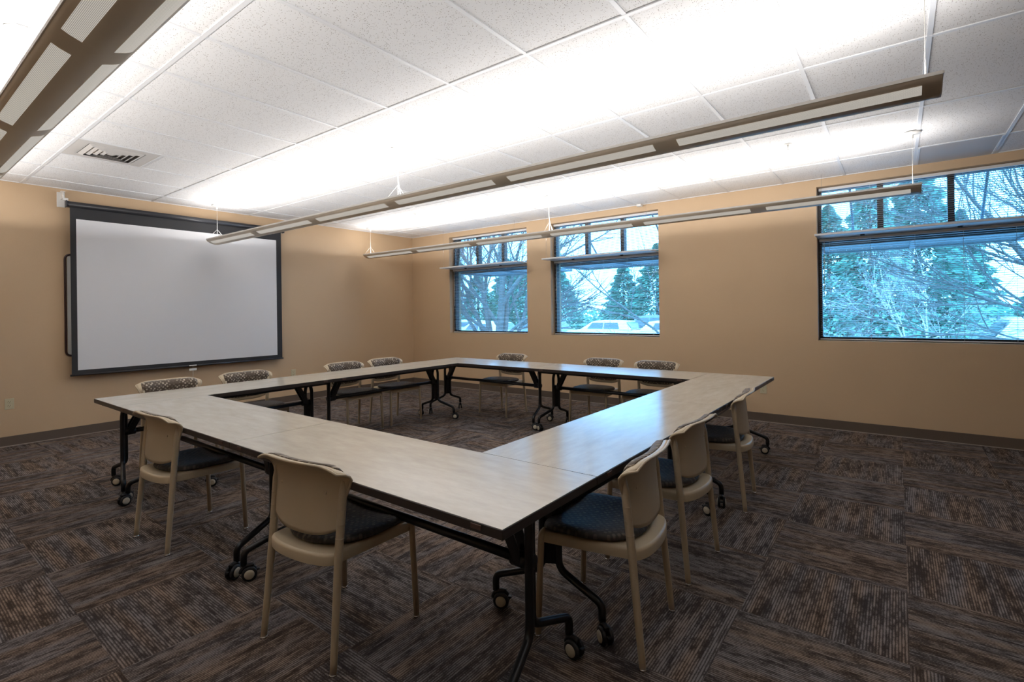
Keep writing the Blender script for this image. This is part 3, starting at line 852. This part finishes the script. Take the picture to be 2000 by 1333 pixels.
# viewing ray to the leftmost window: sideways axis is (0.8,0.6)
bare_tree('bare_tree',(-2.95,6.2,GZ),[((-.05,0,1),2.6,.13),((-.42,-.3,1),2.2,.085),((.0,.0,1),2.9,.15),((.22,.18,1),2.4,.11),((.62,.42,1),2.3,.09),((-.30,-.22,1),2.6,.09)],'bare multi-stemmed tree outside the leftmost window','bark',11,4)
bare_tree('bare_tree',(2.2,9.5,GZ),[((-.1,.1,1),2.2,.10),((-.45,-.25,1),2.2,.06),((.4,.1,1),2.2,.06)],'bare tree with thin twigs at the right of the middle window','bark',21,4)
bare_tree('bare_tree',(10.9,6.0,GZ),[((-.30,0,1),2.4,.085),((-.80,.0,1.05),2.5,.045),((-.55,.3,1.1),2.6,.045),((.1,.1,1),2.5,.10)],'spreading bare tree at the right edge of the rightmost window','bark',33,5,droop=.02)
bare_tree('pale_twig_tree',(7.9,9.0,GZ),[((-.2,0,1),1.5,.035),((.25,.0,1),1.5,.03),((-.6,.1,1),1.4,.03)],'small pale-barked tree with a tangle of white twigs in the rightmost window','bark2',41,5,droop=.8)

def make_car(x,y,rz,paint,label,suv=False,flip=1):
    root=empty('parked_car',(x,y,GZ),rz); tag(root,label,'car','parked cars outside')
    hh=1.68 if suv else 1.46
    # stations along length: (x, zbelt, zroof or None)
    st=[(-2.2,.62),(-2.12,.80),(-1.9,.90),(-1.3,.95),(-.7,.98),(.0,1.0),(.9,1.0),(1.7,.98),(2.05,.93),(2.2,.70)]
    W=.88
    P=[]
    for (sx,zb) in st:
        k=1-.10*(abs(sx)/2.2)**4
        sec=[(-W*k+.06,.22),(-W*k,.40),(-W*k,.62 if zb>.7 else zb*.85),(-W*k+.05,zb-.02),(-W*k+.16,zb),(0,zb+.02),(W*k-.16,zb),(W*k-.05,zb-.02),(W*k,.62 if zb>.7 else zb*.85),(W*k,.40),(W*k-.06,.22)]
        P.append([(sx,a,c) for a,c in sec])
    m=MB(); m.grid(P,0,True)
    n=len(P[0]); 
    m.add(P[0],[tuple(range(n))],0); m.add(P[-1],[tuple(range(n))],0)
    # roof and pillars
    g=[(-1.05,.97,.985),(-.45,1.0,hh-.06),(.0,1.0,hh),(.8,1.0,hh),(1.45,1.0,hh-.05),(1.95 if suv else 1.85,.97,1.0)]
    Q=[]
    for (sx,zb,zr) in g:
        k=(zr-zb)/(hh-1.0)
        Q.append([(sx,-W+.06,zb-.03),(sx,-W+.06+.14*k,zr-.05*k),(sx,-W+.30,zr),(sx,0,zr+.02*k),(sx,W-.30,zr),(sx,W-.06-.14*k,zr-.05*k),(sx,W-.06,zb-.03)])
    m.grid(Q,0,True)
    m.build('body',M[paint],root)
    w=MB()
    for sy in (-1,1):
        for (a,c) in ((-.62,.28),(.34,1.22)):
            ya=sy*(W-.052); yb=sy*(W-.178)
            dx=.26 if a<0 else .0; dx2=.0 if a<0 else .12
            w.add([(a,ya,1.03),(c,ya,1.03),(c-dx2,yb+sy*.012,hh-.12),(a+dx,yb+sy*.012,hh-.12)],[(0,1,2,3)],0)
    w.build('side_windows',M['carglass'],root,fix=False)
    w=MB(); w.add([(-1.00,-.70,1.03),(-1.00,.70,1.03),(-.50,.62,hh-.09),(-.50,-.62,hh-.09)],[(0,1,2,3)],0); w.v=[(a-.03,b_,c+.015) for a,b_,c in w.v]
    w.build('windshield',M['carglass'],root,fix=False)
    w=MB(); e=1.95 if suv else 1.85
    w.add([(e-.03,-.68,1.04),(e-.03,.68,1.04),(1.50,.60,hh-.09),(1.50,-.60,hh-.09)],[(0,1,2,3)],0); w.v=[(a+.03,b_,c+.015) for a,b_,c in w.v]
    w.build('rear_window',M['carglass'],root,fix=False)
    for sx in (-1.38,1.36):
        for sy in (-1,1):
            w=MB(); w.lathe([(.02,-.10),(.30,-.10),(.33,-.07),(.33,.07),(.30,.10),(.19,.095),(.02,.085)],20,0,Matrix.Translation((sx,sy*.80,.33))@Matrix.Rotation(-sy*PI/2,4,'X'))
            w.lathe([(.19,.098),(.17,.104),(.03,.100),(.001,.100)],14,1,Matrix.Translation((sx,sy*.80,.33))@Matrix.Rotation(-sy*PI/2,4,'X'))
            w.build('wheel',[M['tyre'],M['chrome']],root)
    for sy in (-1,1):
        w=MB(); w.box(2.13,2.21,sy*.72-.11,sy*.72+.11,.70,.84,0,.02); w.build('tail_lamp',M['lamp_red'],root)
    return root
make_car(-5.0,18,0,'carw','white sedan whose roof shows at the middle of the middle window')
make_car(-.6,17.5,PI,'carw','white car cut off by the right edge of the middle window')
make_car(-9.4,18,0,'card','grey car at the left edge of the middle window')
make_car(-3.4,20.2,0,'card','dark grey van-like car behind the white sedans',suv=True)
make_car(-15.8,18.5,0,'carw','white car left of the bare trunk in the leftmost window')
make_car(-10.6,14.5,0,'carw','white car low at the right edge of the leftmost window')
make_car(11.35,12.0,PI+.08,'carw','white car seen side-on at the right of the rightmost window',suv=True)
# far fence behind the car in the right window
fc=empty('white_rail_fence',(12.8,25.5,GZ)); tag(fc,'low white rail fence behind the car in the rightmost window','fence')
for k in range(6):
    a=MB(); a.box(-2.5+k-.05,-2.5+k+.05,-.05,.05,0,1.55); a.build('post',M['card'],fc)
a=MB(); a.box(-2.6,2.6,.05,.08,.75,1.45); a.build('rail_panel',M['carw'],fc)

# ------------------------------------------------------------------ daylight
W=bpy.data.worlds.new('overcast_sky'); S.world=W; W.use_nodes=True; nt=W.node_tree
bg=nt.nodes['Background']; bg.inputs['Color'].default_value=(.19,.53,1.0,1); bg.inputs['Strength'].default_value=11.5

# ------------------------------------------------------------------ camera
cam=bpy.data.cameras.new('camera'); co=bpy.data.objects.new('camera',cam); COL.objects.link(co); S.camera=co
yaw=.6521; roll=-.0127
Fv=Vector((-math.sin(yaw),math.cos(yaw),0)); R=Vector((math.cos(yaw),math.sin(yaw),0)); U=Vector((0,0,1))
R3=R*math.cos(roll)+U*math.sin(roll); U3=-R*math.sin(roll)+U*math.cos(roll)
Mx=Matrix((( R3.x,U3.x,-Fv.x,7.5897),(R3.y,U3.y,-Fv.y,-6.7303),(R3.z,U3.z,-Fv.z,1.374),(0,0,0,1)))
co.matrix_world=Mx
cam.sensor_fit='HORIZONTAL'; cam.sensor_width=36; cam.lens=987.14/2000*36
cam.shift_x=0; cam.shift_y=-(666.5-609.35)/2000
cam.clip_start=.02; cam.clip_end=400

S.view_settings.view_transform='Standard'; S.view_settings.look='None'; S.view_settings.gamma=1
S.view_settings.use_curve_mapping=False
S.view_settings.exposure=0
S.cycles.max_bounces=7; S.cycles.diffuse_bounces=5; S.cycles.transparent_max_bounces=10
S.cycles.sample_clamp_indirect=6
S.cycles.caustics_reflective=False; S.cycles.caustics_refractive=False
